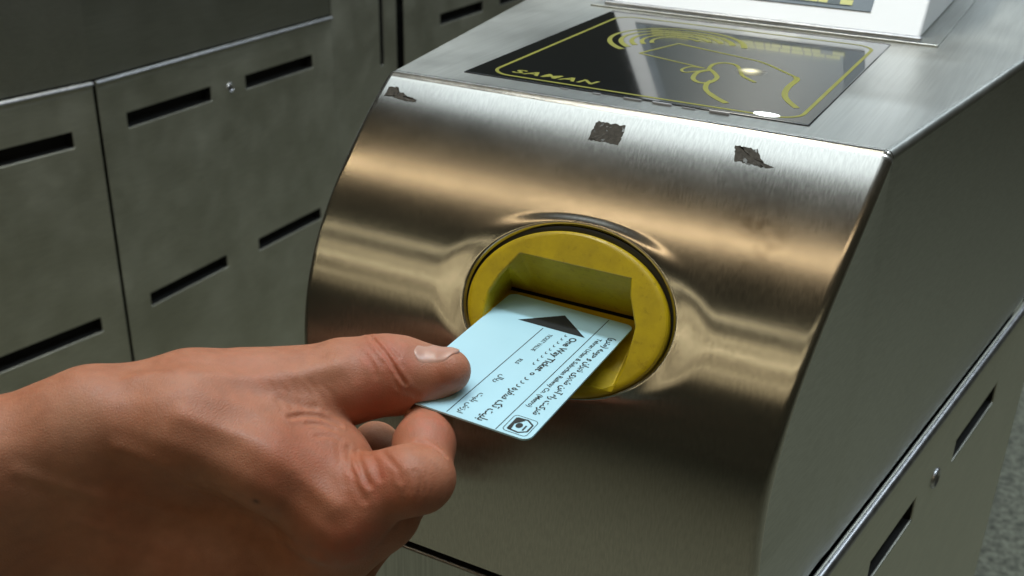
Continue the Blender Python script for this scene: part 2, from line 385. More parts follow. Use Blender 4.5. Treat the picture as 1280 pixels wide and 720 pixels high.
def panel(name, parent, org, d, nrm, L, z0, z1, holes, mat, th=.0016, bev=.0005, lip=False):
    """sheet panel in a vertical plane with rectangular slots cut through it"""
    us = sorted({0., L} | {h[0] for h in holes} | {h[1] for h in holes})
    zs = sorted({z0, z1} | {h[2] for h in holes} | {h[3] for h in holes})
    org = np.array(org, float); d = np.array(d, float); nrm = np.array(nrm, float)
    V = []; F = []
    def P(u, z, k): return org + d * u + np.array([0, 0, z]) - nrm * th * k
    nu = len(us)
    for k in (0, 1):
        for z in zs:
            for u in us: V.append(P(u, z, k))
    NN = len(us) * len(zs); solid = {}
    for j in range(len(zs) - 1):
        for i in range(nu - 1):
            um = (us[i] + us[i + 1]) / 2; zm = (zs[j] + zs[j + 1]) / 2
            solid[i, j] = not any(h[0] < um < h[1] and h[2] < zm < h[3] for h in holes)
    for (i, j), s in solid.items():
        if not s: continue
        a = j * nu + i; F.append((a, a + 1, a + nu + 1, a + nu)); F.append((NN + a, NN + a + nu, NN + a + nu + 1, NN + a + 1))
        for di, dj, e in ((-1, 0, (a, a + nu)), (1, 0, (a + 1, a + nu + 1)), (0, -1, (a, a + 1)), (0, 1, (a + nu, a + nu + 1))):
            if not solid.get((i + di, j + dj), False): F.append((e[0], e[1], e[1] + NN, e[0] + NN))
    used = sorted({v for f in F for v in f}); mp = {v: k for k, v in enumerate(used)}
    o = mesh_obj(name, [V[u] for u in used], [tuple(mp[v] for v in f) for f in F], mat, parent)
    recalc(o); bevel(o, bev, 2, 50)
    if lip:
        v = []; f = []; na = 9; rr = .0030
        for u in (0., L):
            for k in range(na):
                a = math.pi * k / (na - 1); v.append(org + d * u + np.array([0, 0, z1 - rr + rr * math.sin(a) * 1.0]) + nrm * (rr * .9 * math.cos(a)) + nrm * .0002)
            v.append(org + d * u + np.array([0, 0, z1 - 3 * rr]) + nrm * .0001)
        f = grid_faces(na + 1, 2)
        recalc(mesh_obj('edge_lip', v, f, M_bright, o, True))
    for h in holes:                                            # dark tray behind each slot
        v = []; f = []
        dd = .012
        c = [(h[0], h[2]), (h[1], h[2]), (h[1], h[3]), (h[0], h[3])]
        for k in (0, 1):
            for u, z in c: v.append(org + d * u + np.array([0, 0, z]) - nrm * (th * .8 + dd * k))
        for i in range(4): f.append((i, (i + 1) % 4, 4 + (i + 1) % 4, 4 + i))
        f.append((4, 5, 6, 7))
        mesh_obj('slot', v, f, M_dark, o)
    return o
def lock(parent, pos, nrm, d):
    pos = np.array(pos); nrm = np.array(nrm, float); d = np.array(d, float); up = np.array([0, 0, 1.])
    V = []; F = []; n = 20
    prof = [(.0062, 0), (.0062, .0012), (.0052, .0018), (.0046, .0016), (.0044, .0003), (0.0001, .0003)]
    for r, h in prof:
        for k in range(n):
            a = 2 * math.pi * k / n; V.append(pos + d * r * math.cos(a) + up * r * math.sin(a) + nrm * h)
    for j in range(len(prof) - 1):
        for k in range(n): F.append((j * n + k, j * n + (k + 1) % n, (j + 1) * n + (k + 1) % n, (j + 1) * n + k))
    o = mesh_obj('lock', V, F, M_bright, parent, True); recalc(o)
    v = [pos + nrm * .0005 + d * a + up * b for a, b in ((-.0006, -.003), (.0006, -.003), (.0006, .003), (-.0006, .003))]
    # the keyhole is a small dark slot let into the barrel
    vv = v + [q + nrm * .0003 for q in v]
    mesh_obj('keyhole', vv, [(0, 1, 2, 3)[::-1], (4, 5, 6, 7), (0, 1, 5, 4), (1, 2, 6, 5), (2, 3, 7, 6), (3, 0, 4, 7)], M_dark, o)
    return o
def ribbon(pts, w, closed=False):
    """flat stroke in the xy plane: verts (z = 0) and faces"""
    pts = [np.array(p, float) for p in pts]; n = len(pts); V = []; F = []
    for i, p in enumerate(pts):
        a = pts[(i - 1) % n] if closed or i > 0 else p; b = pts[(i + 1) % n] if closed or i < n - 1 else p
        t = b - a; t = t / (np.linalg.norm(t) + 1e-12); m = np.array([-t[1], t[0]])
        ww = w[i] if hasattr(w, '__len__') else w
        V += [(*(p + m * ww / 2), 0), (*(p - m * ww / 2), 0)]
    for i in range(n if closed else n - 1):
        j = (i + 1) % n; F.append((2 * i, 2 * i + 1, 2 * j + 1, 2 * j))
    return V, F
def spline(pts, k=8):
    P = [np.array(p, float) for p in pts]; P = [2 * P[0] - P[1]] + P + [2 * P[-1] - P[-2]]; out = []
    for i in range(1, len(P) - 2):
        for j in range(k):
            t = j / k; out.append(.5 * ((2 * P[i]) + (P[i + 1] - P[i - 1]) * t + (2 * P[i - 1] - 5 * P[i] + 4 * P[i + 1] - P[i + 2]) * t * t + (3 * P[i] - P[i - 1] - 3 * P[i + 1] + P[i + 2]) * t ** 3))
    out.append(P[-2]); return out
def merge(parts):
    V = []; F = []
    for v, f in parts:
        b = len(V); V += list(v); F += [tuple(i + b for i in q) for q in f]
    return V, F
def rrect(x0, x1, y0, y1, r, n=8):
    out = []
    for cx, cy, a0 in ((x1 - r, y1 - r, 0), (x0 + r, y1 - r, 90), (x0 + r, y0 + r, 180), (x1 - r, y0 + r, 270)):
        for k in range(n + 1):
            a = math.radians(a0 + 90 * k / n); out.append((cx + r * math.cos(a), cy + r * math.sin(a)))
    return out
def text_mesh(s, shear=0., bold=0., space=1.):
    cu = bpy.data.curves.new('t', 'FONT'); cu.body = s; cu.space_character = space; cu.shear = shear; cu.offset = bold; cu.resolution_u = 3
    ob = bpy.data.objects.new('t', cu); C.objects.link(ob)
    dg = bpy.context.evaluated_depsgraph_get(); dg.update()
    me = bpy.data.meshes.new_from_object(ob.evaluated_get(dg))
    v = np.array([tuple(q.co) for q in me.vertices]) if len(me.vertices) else np.zeros((0, 3)); f = [tuple(q.vertices) for q in me.polygons]
    bpy.data.objects.remove(ob); bpy.data.curves.remove(cu); bpy.data.meshes.remove(me)
    return v, f
def text_fit(s, x0, x1, y0, y1, **k):
    v, f = text_mesh(s, **k)
    if len(v) == 0: return v, f
    lo, hi = v.min(0), v.max(0)
    w = v.copy(); w[:, 0] = x0 + (v[:, 0] - lo[0]) / (hi[0] - lo[0]) * (x1 - x0); w[:, 1] = y0 + (v[:, 1] - lo[1]) / (hi[1] - lo[1]) * (y1 - y0); w[:, 2] = 0
    return w, f

def make_bezel(parent):
    """yellow oval card mouth with a funnel-shaped recess"""
    def W_(u, v, dep): return BC + np.array([1, 0, 0]) * u + BV * v - BN * dep
    n = 192; V = []; F = []
    rx, ry = BRX - .0006, BRY - .0006
    rings = [(1.0, .006), (1.0, .0002), (.995, -.0007), (.982, -.0014), (.96, -.0018), (.93, -.0019)]
    ang = [2 * math.pi * k / n for k in range(n)]
    for sc, dep in rings:
        for a in ang: V.append(W_(rx * sc * math.cos(a), ry * sc * math.sin(a), dep))
    for j in range(len(rings) - 1):
        for k in range(n): F.append((j * n + k, j * n + (k + 1) % n, (j + 1) * n + (k + 1) % n, (j + 1) * n + k))
    # mouth outline on the face, rounded hexagon, sampled by the same angles
    cx = -.0035
    hexa = [(.0265 + cx, .0185), (-.0195 + cx, .0185), (-.0262 + cx, .0080), (-.0290 + cx, .0010), (-.0290 + cx, -.004), (-.0285 + cx, -.0138), (-.0245 + cx, -.0235), (.0290 + cx, -.0235), (.0318 + cx, -.0135), (.0325 + cx, -.0025), (.0325 + cx, .0015), (.0278 + cx, .0120)]
    def hitp(a, poly, c=(cx, -.002)):
        d = np.array([math.cos(a), math.sin(a)]); best = None; c = np.array(c)
        for p, q in zip(poly, poly[1:] + poly[:1]):
            p = np.array(p); q = np.array(q); e = q - p; M = np.array([[d[0], -e[0]], [d[1], -e[1]]])
            if abs(np.linalg.det(M)) < 1e-12: continue
            t, s = np.linalg.solve(M, p - c)
            if t > 0 and -1e-6 <= s <= 1 + 1e-6 and (best is None or t < best): best = t
        return c + d * best
    # outline and slot are both parametrised by the angle seen from the middle of the mouth
    inner = [(.0285 + cx * 1.6, .0050), (-.0290 + cx * 1.6, .0050), (-.0290 + cx * 1.6, .0036), (.0285 + cx * 1.6, .0036)]
    # angles must include the corners of the mouth
    b0 = len(rings) - 1
    mouth = []; 
    for a in ang:
        # position of the outer ring vertex -> matching mouth point on the ray from the mouth centre
        o = np.array([rx * .93 * math.cos(a), ry * .93 * math.sin(a)]) - np.array([cx, -.002])
        mouth.append(hitp(math.atan2(o[1], o[0]), hexa))
    for dep, k in ((-.0019, 1.015), (-.0016, 1.0), (-.0008, .99)):
        for m in mouth:
            q = np.array([cx, -.002]) + (m - np.array([cx, -.002])) * k
            V.append(W_(q[0], q[1], dep))
    for j in range(b0, b0 + 3):
        for k in range(n): F.append((j * n + k, j * n + (k + 1) % n, (j + 1) * n + (k + 1) % n, (j + 1) * n + k))
    # funnel walls down to the slot
    m0 = (b0 + 3) * n
    slot = []
    for m in mouth:
        u = np.clip(m[0] * .96 , inner[1][0], inner[0][0])
        if m[1] > .0125: t = (u, .0050)
        elif m[1] < -.008: t = (u, .0036)
        else: t = (inner[0][0] if m[0] > 0 else inner[1][0], np.interp(m[1], [-.008, .0125], [.0036, .0050]))
        slot.append(t)
    for q in (.25, .5, .75, 1.0):
        for m, t in zip(mouth, slot):
            V.append(W_(m[0] * .99 * (1 - q) + t[0] * q, m[1] * .99 * (1 - q) + t[1] * q, -.0008 + (.0235 + .0008) * q))
    for j in range(4):
        for k in range(n): F.append((m0 + j * n + k, m0 + j * n + (k + 1) % n, m0 + (j + 1) * n + (k + 1) % n, m0 + (j + 1) * n + k))
    o = mesh_obj('card_mouth', V, F, M_yellow, parent, True)
    bm = bmesh.new(); bm.from_mesh(o.data); bmesh.ops.recalc_face_normals(bm, faces=bm.faces)
    for e in bm.edges:
        if len(e.link_faces) == 2 and e.calc_face_angle(0) > math.radians(24): e.smooth = False
    bm.to_mesh(o.data); bm.free()
    # dark throat behind the slot
    v = [W_(*q, .0232) for q in ((inner[0][0] + .001, .006), (inner[1][0] - .001, .006), (inner[1][0] - .001, .0026), (inner[0][0] + .001, .0026))]
    v += [W_(*q, .045) for q in ((inner[0][0] + .001, .006), (inner[1][0] - .001, .006), (inner[1][0] - .001, .0026), (inner[0][0] + .001, .0026))]
    mesh_obj('slot', v, [(4, 5, 6, 7), (0, 1, 5, 4), (1, 2, 6, 5), (2, 3, 7, 6), (3, 0, 4, 7)], M_dark, o)
    # black rubber gasket behind the rim of the hole
    V = []; F = []
    for sc, dep in ((1.05, .0016), (.93, .0016), (.93, .010), (1.05, .010)):
        for a in ang: V.append(W_(BRX * sc * math.cos(a), BRY * sc * math.sin(a), dep + .0008))
    for j in range(3):
        for k in range(n): F.append((j * n + k, j * n + (k + 1) % n, (j + 1) * n + (k + 1) % n, (j + 1) * n + k))
    g = mesh_obj('gasket', V, F, M_rubber, o, True); recalc(g)
    return o

def make_reader(parent):
    z = TOPZ
    g = box('reader_glass', -.0772, .0727, .0145, .1772, z - .004, z + .0006, M_glass, parent, .0006)
    pr = []
    fr = rrect(-.0670, .0672, .0185, .1655, .010)
    pr.append(ribbon(fr, .0016, True))
    for r, a0, a1, w in ((.0325, 238, 12, .0026), (.0270, 232, 20, .0025), (.0218, 226, 28, .0023), (.0168, 222, 36, .0022), (.0120, 215, 45, .0020)):
        n = 40; pts = []; ws = []
        for k in range(n + 1):
            a = math.radians(a0 + (a1 - a0) * k / n); pts.append((-.0185 + r * math.cos(a), .1195 + r * math.sin(a))); ws.append(w * (1.25 - .75 * math.sin(math.pi * k / n)))
        pr.append(ribbon(pts, ws))
    mm = lambda L: [(a / 1000, b / 1000) for a, b in L]
    pr.append(ribbon(mm([(10.2, 77.3), (-25.4, 88.7)]), .0013)); pr.append(ribbon(mm([(-25.4, 88.7), (-16.9, 118.1)]), .0013)); pr.append(ribbon(mm([(-16.9, 118.1), (26.6, 104.3), (32.8, 100.0), (49.3, 84.0)]), .0015))
    pr.append(ribbon(spline(mm([(49.3, 84.0), (51.0, 79), (51.0, 66), (52.6, 54), (56, 45), (62.5, 35)])), .0026))
    pr.append(ribbon(spline(mm([(9.5, 77.5), (3.8, 76.3), (2.3, 69.4), (5.2, 65.7), (8.8, 69.9), (12.6, 76.0)])), .0013))
    pr.append(ribbon(spline(mm([(12.6, 75.0), (10.1, 67.9), (11.9, 57.1), (16.6, 52.0), (20.3, 55.0), (20.2, 64.3), (16.3, 72.0), (12.2, 77.5)])), .0021))
    pr.append(ribbon(spline(mm([(12.2, 76.5), (11.2, 86.3), (14.3, 92.0), (19.7, 91.5), (24.2, 84.4), (28.8, 73.6), (36.8, 65.2)])), .0018))
    pr.append(ribbon(spline(mm([(19.9, 58.3), (20.0, 51.1), (23.0, 41.7), (30.0, 32.7), (36.4, 26.8)])), [.0022] * 20 + [.0028] * 14))
    v, f = merge(pr); v = [(a, b, z + .00068) for a, b, c in v]
    # a hair of thickness between the crossing strokes
    mesh_obj('touch_symbol', v, f, M_print, g)
    v, f = text_fit('SAMAN', -.0590, -.0195, .0238, .0300, shear=.18, bold=.03, space=1.18)
    mesh_obj('lettering', [(a, b, z + .00068) for a, b, c in v], f, M_print, g)
    # two glowing discs painted as lamp glints: a sharp one at the front edge and a soft one under the symbol
    def lens(x, y, rx, ry, mat, dz):  # shallow glowing disc that carries a painted glint
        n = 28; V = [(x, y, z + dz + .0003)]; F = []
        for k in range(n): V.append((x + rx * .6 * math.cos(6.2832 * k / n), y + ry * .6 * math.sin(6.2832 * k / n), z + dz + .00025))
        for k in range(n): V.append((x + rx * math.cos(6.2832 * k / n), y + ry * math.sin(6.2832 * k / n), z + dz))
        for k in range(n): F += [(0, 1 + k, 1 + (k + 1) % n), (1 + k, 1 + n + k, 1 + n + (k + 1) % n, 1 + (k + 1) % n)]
        mesh_obj('glint_disc', V, F, mat, g, True)
    lens(.0548, .0196, .0052, .0028, M_glint, .0007)
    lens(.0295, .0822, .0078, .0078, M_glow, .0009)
    # worn sealant along the front edge
    random.seed(4); V = []; F = []
    x = -.030
    while x < .045:
        l = random.uniform(.002, .009); h = random.uniform(.0004, .0012)
        if random.random() < .6:
            b = len(V); bv, bf = box_vf(x, x + l, .0125, .0125 + h, z + .0001, z + .0001 + random.uniform(.0003, .0008)); V += bv; F += [tuple(i + b for i in q) for q in bf]
        x += l + random.uniform(.001, .006)
    mesh_obj('sealant', V, F, M_seal, parent)
    return g
def make_display(parent):
    z = TOPZ; t = math.radians(48.5); y0 = .192; L = .105
    fl = box('display_flange', -.0937, .0937, .1845, .46, z - .002, z + .0012, M_hood, parent, .0005)
    d = box('display_front_strip', -.0860, .0850, .1860, .1912, z + .0013, z + .0034, M_bright, fl, .0006)
    z += .0014
    ye, ze = y0 + L * math.cos(t), z + L * math.sin(t)
    V = []
    for x in (-.0845, .0835): V += [(x, y0, z), (x, ye, ze), (x, ye + .15, ze), (x, ye + .19, z)]
    hs = mesh_obj('display_housing', V, [(0, 1, 2, 3)[::-1], (4, 5, 6, 7), (0, 4, 5, 1)[::-1], (1, 5, 6, 2)[::-1], (2, 6, 7, 3)[::-1], (0, 3, 7, 4)[::-1]], M_white, parent)
    recalc(hs); bevel(hs, .0016, 3)
    ux = np.array([1, 0, 0]); uy = np.array([0, math.cos(t), math.sin(t)]); un = np.array([0, -math.sin(t), math.cos(t)]); o = np.array([0, y0, z])
    def slab(name, x0, x1, a0, a1, h0, h1, mat, par):
        v = [o + ux * x + uy * a + un * h for x in (x0, x1) for a in (a0, a1) for h in (h0, h1)]
        q = mesh_obj(name, v, box_vf(0, 1, 0, 1, 0, 1)[1], mat, par); recalc(q); return q
    slab('screen_frame', -.072, .0565, .0122, .098, .0001, .0006, M_grey, hs)
    sc = slab('screen', -.066, .0455, .0142, .094, .0006, .0009, M_screen, hs)
    # rows of soft yellow characters on the green backlit panel
    V = []; F = []
    random.seed(2)
    for r in range(2):
        x = -.063
        while x < .042:
            w = random.uniform(.003, .008)
            if random.random() < .97:
                b = len(V); V += [o + ux * q + uy * a + un * .00098 for q, a in ((x, .0146 + r * .0034), (x + w, .0146 + r * .0034), (x + w, .0175 + r * .0034), (x, .0175 + r * .0034))]; F.append((b, b + 1, b + 2, b + 3))
            x += w + .0005
    mesh_obj('display_blocks', V, F, M_screen2, sc)
def tape(parent, outline, seed):
    """thin irregular patch of old tape following the nose; outline in (x, arc length) millimetres"""
    rnd = random.Random(seed); pts = []
    n = len(outline)
    for i in range(n):
        a = np.array(outline[i], float); b = np.array(outline[(i + 1) % n], float); m = max(2, int(np.linalg.norm(b - a) / .8))
        for k in range(m):
            q = a + (b - a) * k / m; pts.append(q + np.array([rnd.uniform(-.38, .38), rnd.uniform(-.38, .38)]))
    P = np.array(pts) / 1000; c = P.mean(0)
    rings = [1, .66, .33]; V = []; F = []
    for r in rings: V += list(c + (P - c) * r)
    V.append(c); n = len(P)
    for j in range(2):
        for k in range(n): F.append((j * n + k, j * n + (k + 1) % n, (j + 1) * n + (k + 1) % n, (j + 1) * n + k))
    for k in range(n): F.append((2 * n + k, 2 * n + (k + 1) % n, 3 * n))
    V = np.array(V); Q = nose_pt(V[:, 1], V[:, 0], .00013)
    o = mesh_obj('tape_residue', Q, F, M_tape, parent, True); return o

def make_gate():
    g = thing('ticket_gate', 'brushed steel metro ticket gate with yellow oval card mouth and black reader glass', 'ticket gate', (0, 0, H), 'steel ticket gates standing side by side')
    nose = make_nose(g); make_hood(g)
    tape(nose, [(-101.8, 8.8), (-97.5, 8.5), (-97, 10.9), (-94, 10.6), (-91.2, 12.0), (-88.5, 12.4), (-86.5, 12.9), (-87, 14.0), (-93.2, 14.0), (-97.3, 13.4), (-102.6, 13.2)], 1)
    tape(nose, [(-4.6, 8.6), (7.4, 8.7), (7.0, 16.8), (-6.0, 17.0)], 2)
    tape(nose, [(51.3, 9.0), (59.5, 9.2), (61.5, 12.2), (63.2, 13.3), (64, 14.7), (67.5, 15.2), (62.6, 15.8), (52.6, 15.2)], 3)
    make_bezel(g); make_reader(g); make_display(g)
    s = math.sqrt(1 + TAP * TAP)
    for side in (1, -1):
        d = np.array([side * TAP, 1, 0]) / s; n = np.array([side * 1, -TAP, 0]) / s
        zt = -.1836
        hy = lambda a, b: (a * s + .035 * s, b * s + .035 * s)
        hol = []
        for za, zb in ((-.2445, -.2285), (-.4620, -.4460)):
            for a, b in ((.0735, .1415), (.2100, .2972)): hol.append((*hy(a, b), za, zb))
        dp = panel('door_panel', g, np.array([side * xe(-.035), -.035, 0]) + n * .0022, d, n, (.398 + .035) * s, -.86, zt, hol, M_door, lip=True)
        if side == 1:
            global FLARED; FLARED = dp.data
        lock(dp, np.array([side * xe(.1735), .1735, -.2345]) + n * .0022, n, d)
        hol = [(a - .402, b - .402, za, zb) for za, zb in ((-.2440, -.2265), (-.4612, -.4445)) for a, b in ((.438, .571), (.632, .767))]
        nx = np.array([side, 0, 0.])
        dp = panel('door_panel', g, np.array([side * (XB + .0022), .402, 0]), (0, 1, 0), nx, .410, -.86, zt, hol, M_door, lip=True)
        lock(dp, np.array([side * (XB + .0022), .604, -.2355]), nx, np.array([0, 1., 0]))
        panel('end_post', g, np.array([side * (XB - .001), .816, 0]), (0, 1, 0), nx, .158, -.90, TOPZ, [(.114, .124, -.276, -.10)], M_door)
        hol = [(a - .99, b - .99, za, zb) for za, zb in ((-.2440, -.2265), (-.4612, -.4445)) for a, b in ((1.093, 1.232), (1.29, 1.36))]
        panel('door_panel', g, np.array([side * (XB + .0022), .99, 0]), (0, 1, 0), nx, .41, -.86, zt, hol, M_door)
        panel('rear_hood', g, np.array([side * XB, .99, 0]), (0, 1, 0), nx, .41, -.1815, TOPZ, [], M_hood2)
        # plinth
        panel('plinth', g, np.array([side * (XB - .004), .30, 0]), (0, 1, 0), nx, 1.1, -.95, -.865, [], M_dark2)
    # lower front sheet under the nose
    yb = float(np.interp(S_END, _s, _y)) + .0010
    xl, xr = float(EL(S_END)) + .001, float(ER(S_END)) - .001
    fp = mesh_obj('front_panel', *box_vf(xl, xr, yb, yb + .045, -.86, -.1862), M_front, g); bevel(fp, .0014, 3)
    # dark carcass behind all sheets
    V = []; ys = [-.055, .0, .40, 1.39]
    for y in ys:
        x = xe(y) - .019
        V += [(-x, y, -.93), (x, y, -.93), (x, y, -.1835 if y < 0 else -.012), (-x, y, -.1835 if y < 0 else -.012)]
    F = [(0, 1, 2, 3)] + [(12, 15, 14, 13)]
    for j in range(3):
        for k in range(4): F.append((j * 4 + k, (j + 1) * 4 + k, (j + 1) * 4 + (k + 1) % 4, j * 4 + (k + 1) % 4))
    cc = mesh_obj('carcass', V, F, M_dark, g); recalc(cc)
    # front skirt just under the hood, closes the joint
    box('seam_backing', xl + .006, xr - .006, yb + .006, .0, -.20, -.17, M_dark, g)
    box('rear_top', -XB + .002, XB - .002, .82, 1.40, TOPZ - .003, TOPZ - .0005, M_hood2, g, .001)
    return g
gate = make_gate()
def copy_tree(o, parent=None):
    c = o.copy(); C.objects.link(c); c.parent = parent
    for ch in list(o.children): copy_tree(ch, c)
    return c
g2 = copy_tree(gate)
g2.location = (-.7482 - XB - .0022, 0, H)
for ch in list(g2.children):                       # this gate's flared door has its slots further back
    if ch.name.startswith('door_panel') and ch.data == FLARED:
        for q in list(ch.children_recursive): bpy.data.objects.remove(q)
        bpy.data.objects.remove(ch)
_q = math.sqrt(1 + TAP * TAP); _d = np.array([TAP, 1, 0]) / _q; _n = np.array([1, -TAP, 0]) / _q
dp2 = panel('door_panel', g2, np.array([xe(-.035), -.035, 0]) + _n * .0022, _d, _n, (.398 + .035) * _q, -.86, -.1836,
      [((a + .035) * _q, (b + .035) * _q, za, zb) for za, zb in ((-.2480, -.2304), (-.4645, -.4465)) for a, b in ((.03, .145), (.238, .368))], M_door, lip=True)
g2['label'] = 'dim steel ticket gate in the background on the left, its slotted side doors in view'

# ------------------------------------------------------------------ the ticket
CARD_O = np.array([0.001085, -0.034843, -0.074366], np.float32); CARD_R = np.array([[0.999697, 0.020931, 0.012966], [-0.020279, 0.998616, -0.048524], [-0.013964, 0.048246, 0.998738]], np.float32)
def make_card():
    root = bpy.data.objects.new('ticket_card', None); C.objects.link(root); root.empty_display_size = .02
    root['label'] = 'pale blue paper metro ticket with black arrow, held in front of the yellow mouth'; root['category'] = 'ticket'
    M = Matrix([list(map(float, r)) for r in CARD_R]).to_4x4(); M.translation = Vector(map(float, CARD_O)) + Vector((0, 0, H))
    root.matrix_world = M
    out = rrect(-.027, .027, -.0856, 0, .0032, 8); n = len(out)
    V = [(x, y, 0) for x, y in out] + [(x, y, -.0007) for x, y in out]
    F = [tuple(range(n)), tuple(range(2 * n - 1, n - 1, -1))] + [(i, n + i, n + (i + 1) % n, (i + 1) % n) for i in range(n)]
    c = mesh_obj('card', V, F, M_card, root); recalc(c)
    Z = .00006
    def pr(name, v, f, mat=None, dz=0):   # reading frame: u along the card from the mouth, w towards the right edge
        return mesh_obj(name, [(q[1] / 1000, -q[0] / 1000, Z + dz) for q in v], f, mat or M_ink, c)
    v = [(18.0, -14.1), (6.0, .2), (17.6, 14.4)]
    pr('arrow', [(a, b, 0) for a, b in v], [(0, 1, 2)])
    for (u0, w0, u1, w1) in ((0.6, 16.6, 85.2, 14.6), (19, -2.6, 84.8, -4.6)):
        v, f = ribbon([(u0, w0), (u1, w1)], .34); pr('rule', v, f)
    AR = {'\u0627': (0xFE8D, 0xFE8E, 0, 0), '\u0622': (0xFE81, 0xFE82, 0, 0), '\u0628': (0xFE8F, 0xFE90, 0xFE91, 0xFE92), '\u062a': (0xFE95, 0xFE96, 0xFE97, 0xFE98),
          '\u062d': (0xFEA1, 0xFEA2, 0xFEA3, 0xFEA4), '\u0631': (0xFEAD, 0xFEAE, 0, 0), '\u0632': (0xFEAF, 0xFEB0, 0, 0), '\u0633': (0xFEB1, 0xFEB2, 0xFEB3, 0xFEB4),
          '\u0634': (0xFEB5, 0xFEB6, 0xFEB7, 0xFEB8), '\u0641': (0xFED1, 0xFED2, 0xFED3, 0xFED4), '\u06a9': (0xFB8E, 0xFB8F, 0xFB90, 0xFB91), '\u0644': (0xFEDD, 0xFEDE, 0xFEDF, 0xFEE0),
          '\u0645': (0xFEE1, 0xFEE2, 0xFEE3, 0xFEE4), '\u0646': (0xFEE5, 0xFEE6, 0xFEE7, 0xFEE8), '\u0648': (0xFEED, 0xFEEE, 0, 0), '\u0647': (0xFEE9, 0xFEEA, 0xFEEB, 0xFEEC),
          '\u06cc': (0xFBFC, 0xFBFD, 0xFBFE, 0xFBFF)}
    def shape(s):
        o = []
        for i, ch in enumerate(s):
            if ch not in AR: o.append({'(': ')', ')': '('}.get(ch, ch)); continue
            p = i > 0 and s[i - 1] in AR and AR[s[i - 1]][2]; q = i + 1 < len(s) and s[i + 1] in AR and AR[ch][2]
            o.append(chr(AR[ch][3] if p and q else AR[ch][1] if p else AR[ch][2] if q else AR[ch][0]))
        return ''.join(o[::-1])
    def line(s, u0, u1, w0, w1, hgt, name='lettering', ar=False, bold=.0, shear=0):
        v, f = text_fit(shape(s) if ar else s, u0, u1, -hgt / 2, hgt / 2, bold=bold, shear=shear)
        if len(v) == 0: print('NO GLYPHS', s); return
        v = [(x, y + w0 + (w1 - w0) * (x - u0) / (u1 - u0), 0) for x, y, z in v]
        pr(name, v, f)
    line('\u0634\u0631\u06a9\u062a \u0631\u0627\u0647 \u0622\u0647\u0646 \u0634\u0647\u0631\u06cc \u062a\u0647\u0631\u0627\u0646 \u0648 \u062d\u0648\u0645\u0647 (\u0645\u062a\u0631\u0648)', 12.5, 71.5, 24.0, 21.9, 3.9, ar=True, bold=.034)
    line('Tehran Urban & Suburban Railway Co. (Metro)', 15.5, 68.5, 19.5, 17.6, 2.5, bold=.022)
    line('One Way Ticket', 19.8, 47.0, 10.8, 9.6, 3.7, bold=.028)
    line('\u0631 \u0631 \u0631 \u0631 \u0631 \u0631 \u0631 \u0631 \u0631', 19, 44, 7.6, 6.4, 1.3, ar=True, bold=.02)
    line('o', 48.6, 50.6, 9.2, 9.0, 1.6, bold=.03)
    line('\u0631 \u0631 \u0631', 52.6, 59.6, 8.9, 8.5, 2.1, ar=True, bold=.02)
    line('\u0628\u0644\u06cc\u062a \u062a\u06a9 \u0633\u0641\u0631\u0647', 60.5, 83.6, 8.6, 7.4, 4.6, ar=True, bold=.026)
    line('TICKET VALUE', 21.8, 35.6, 2.3, 1.7, 1.7, bold=.015)
    line('RLS', 42.8, 46.4, 1.0, .9, 1.6, bold=.02)
    line('\u0631\u06cc\u0627\u0644', 55.4, 61.0, .6, .3, 3.0, ar=True, bold=.02)
    line('\u0627\u0631\u0632\u0634 \u0628\u0644\u06cc\u062a', 69.2, 83.2, .1, -.9, 3.0, ar=True, bold=.02)
    # emblem: rounded frame, slanted frame, dark wedge with a round head
    v, f = ribbon(rrect(74.6, 84.2, 16.3, 25.2, 1.4), .26, True); pr('emblem', v, f)
    parts = [ribbon([(76.0, 17.8), (75.6, 21.6), (77.4, 24.3), (81.4, 24.3), (83.2, 21.9), (82.8, 17.8)], .7, False),
             ([(75.9, 17.4, 0), (82.9, 17.4, 0), (82.9, 19.0, 0), (79.5, 18.6, 0), (76.2, 21.0, 0)], [(0, 1, 2, 3, 4)]),
             ([(79.6 + 1.5 * math.cos(a), 20.4 + 1.2 * math.sin(a), 0) for a in np.linspace(0, 6.283, 17)[:-1]], [tuple(range(16))]),
             ribbon([(78.6, 22.6), (81.6, 22.6)], .6)]
    v, f = merge(parts); pr('emblem', v, f, dz=.00002)
    return root
make_card()

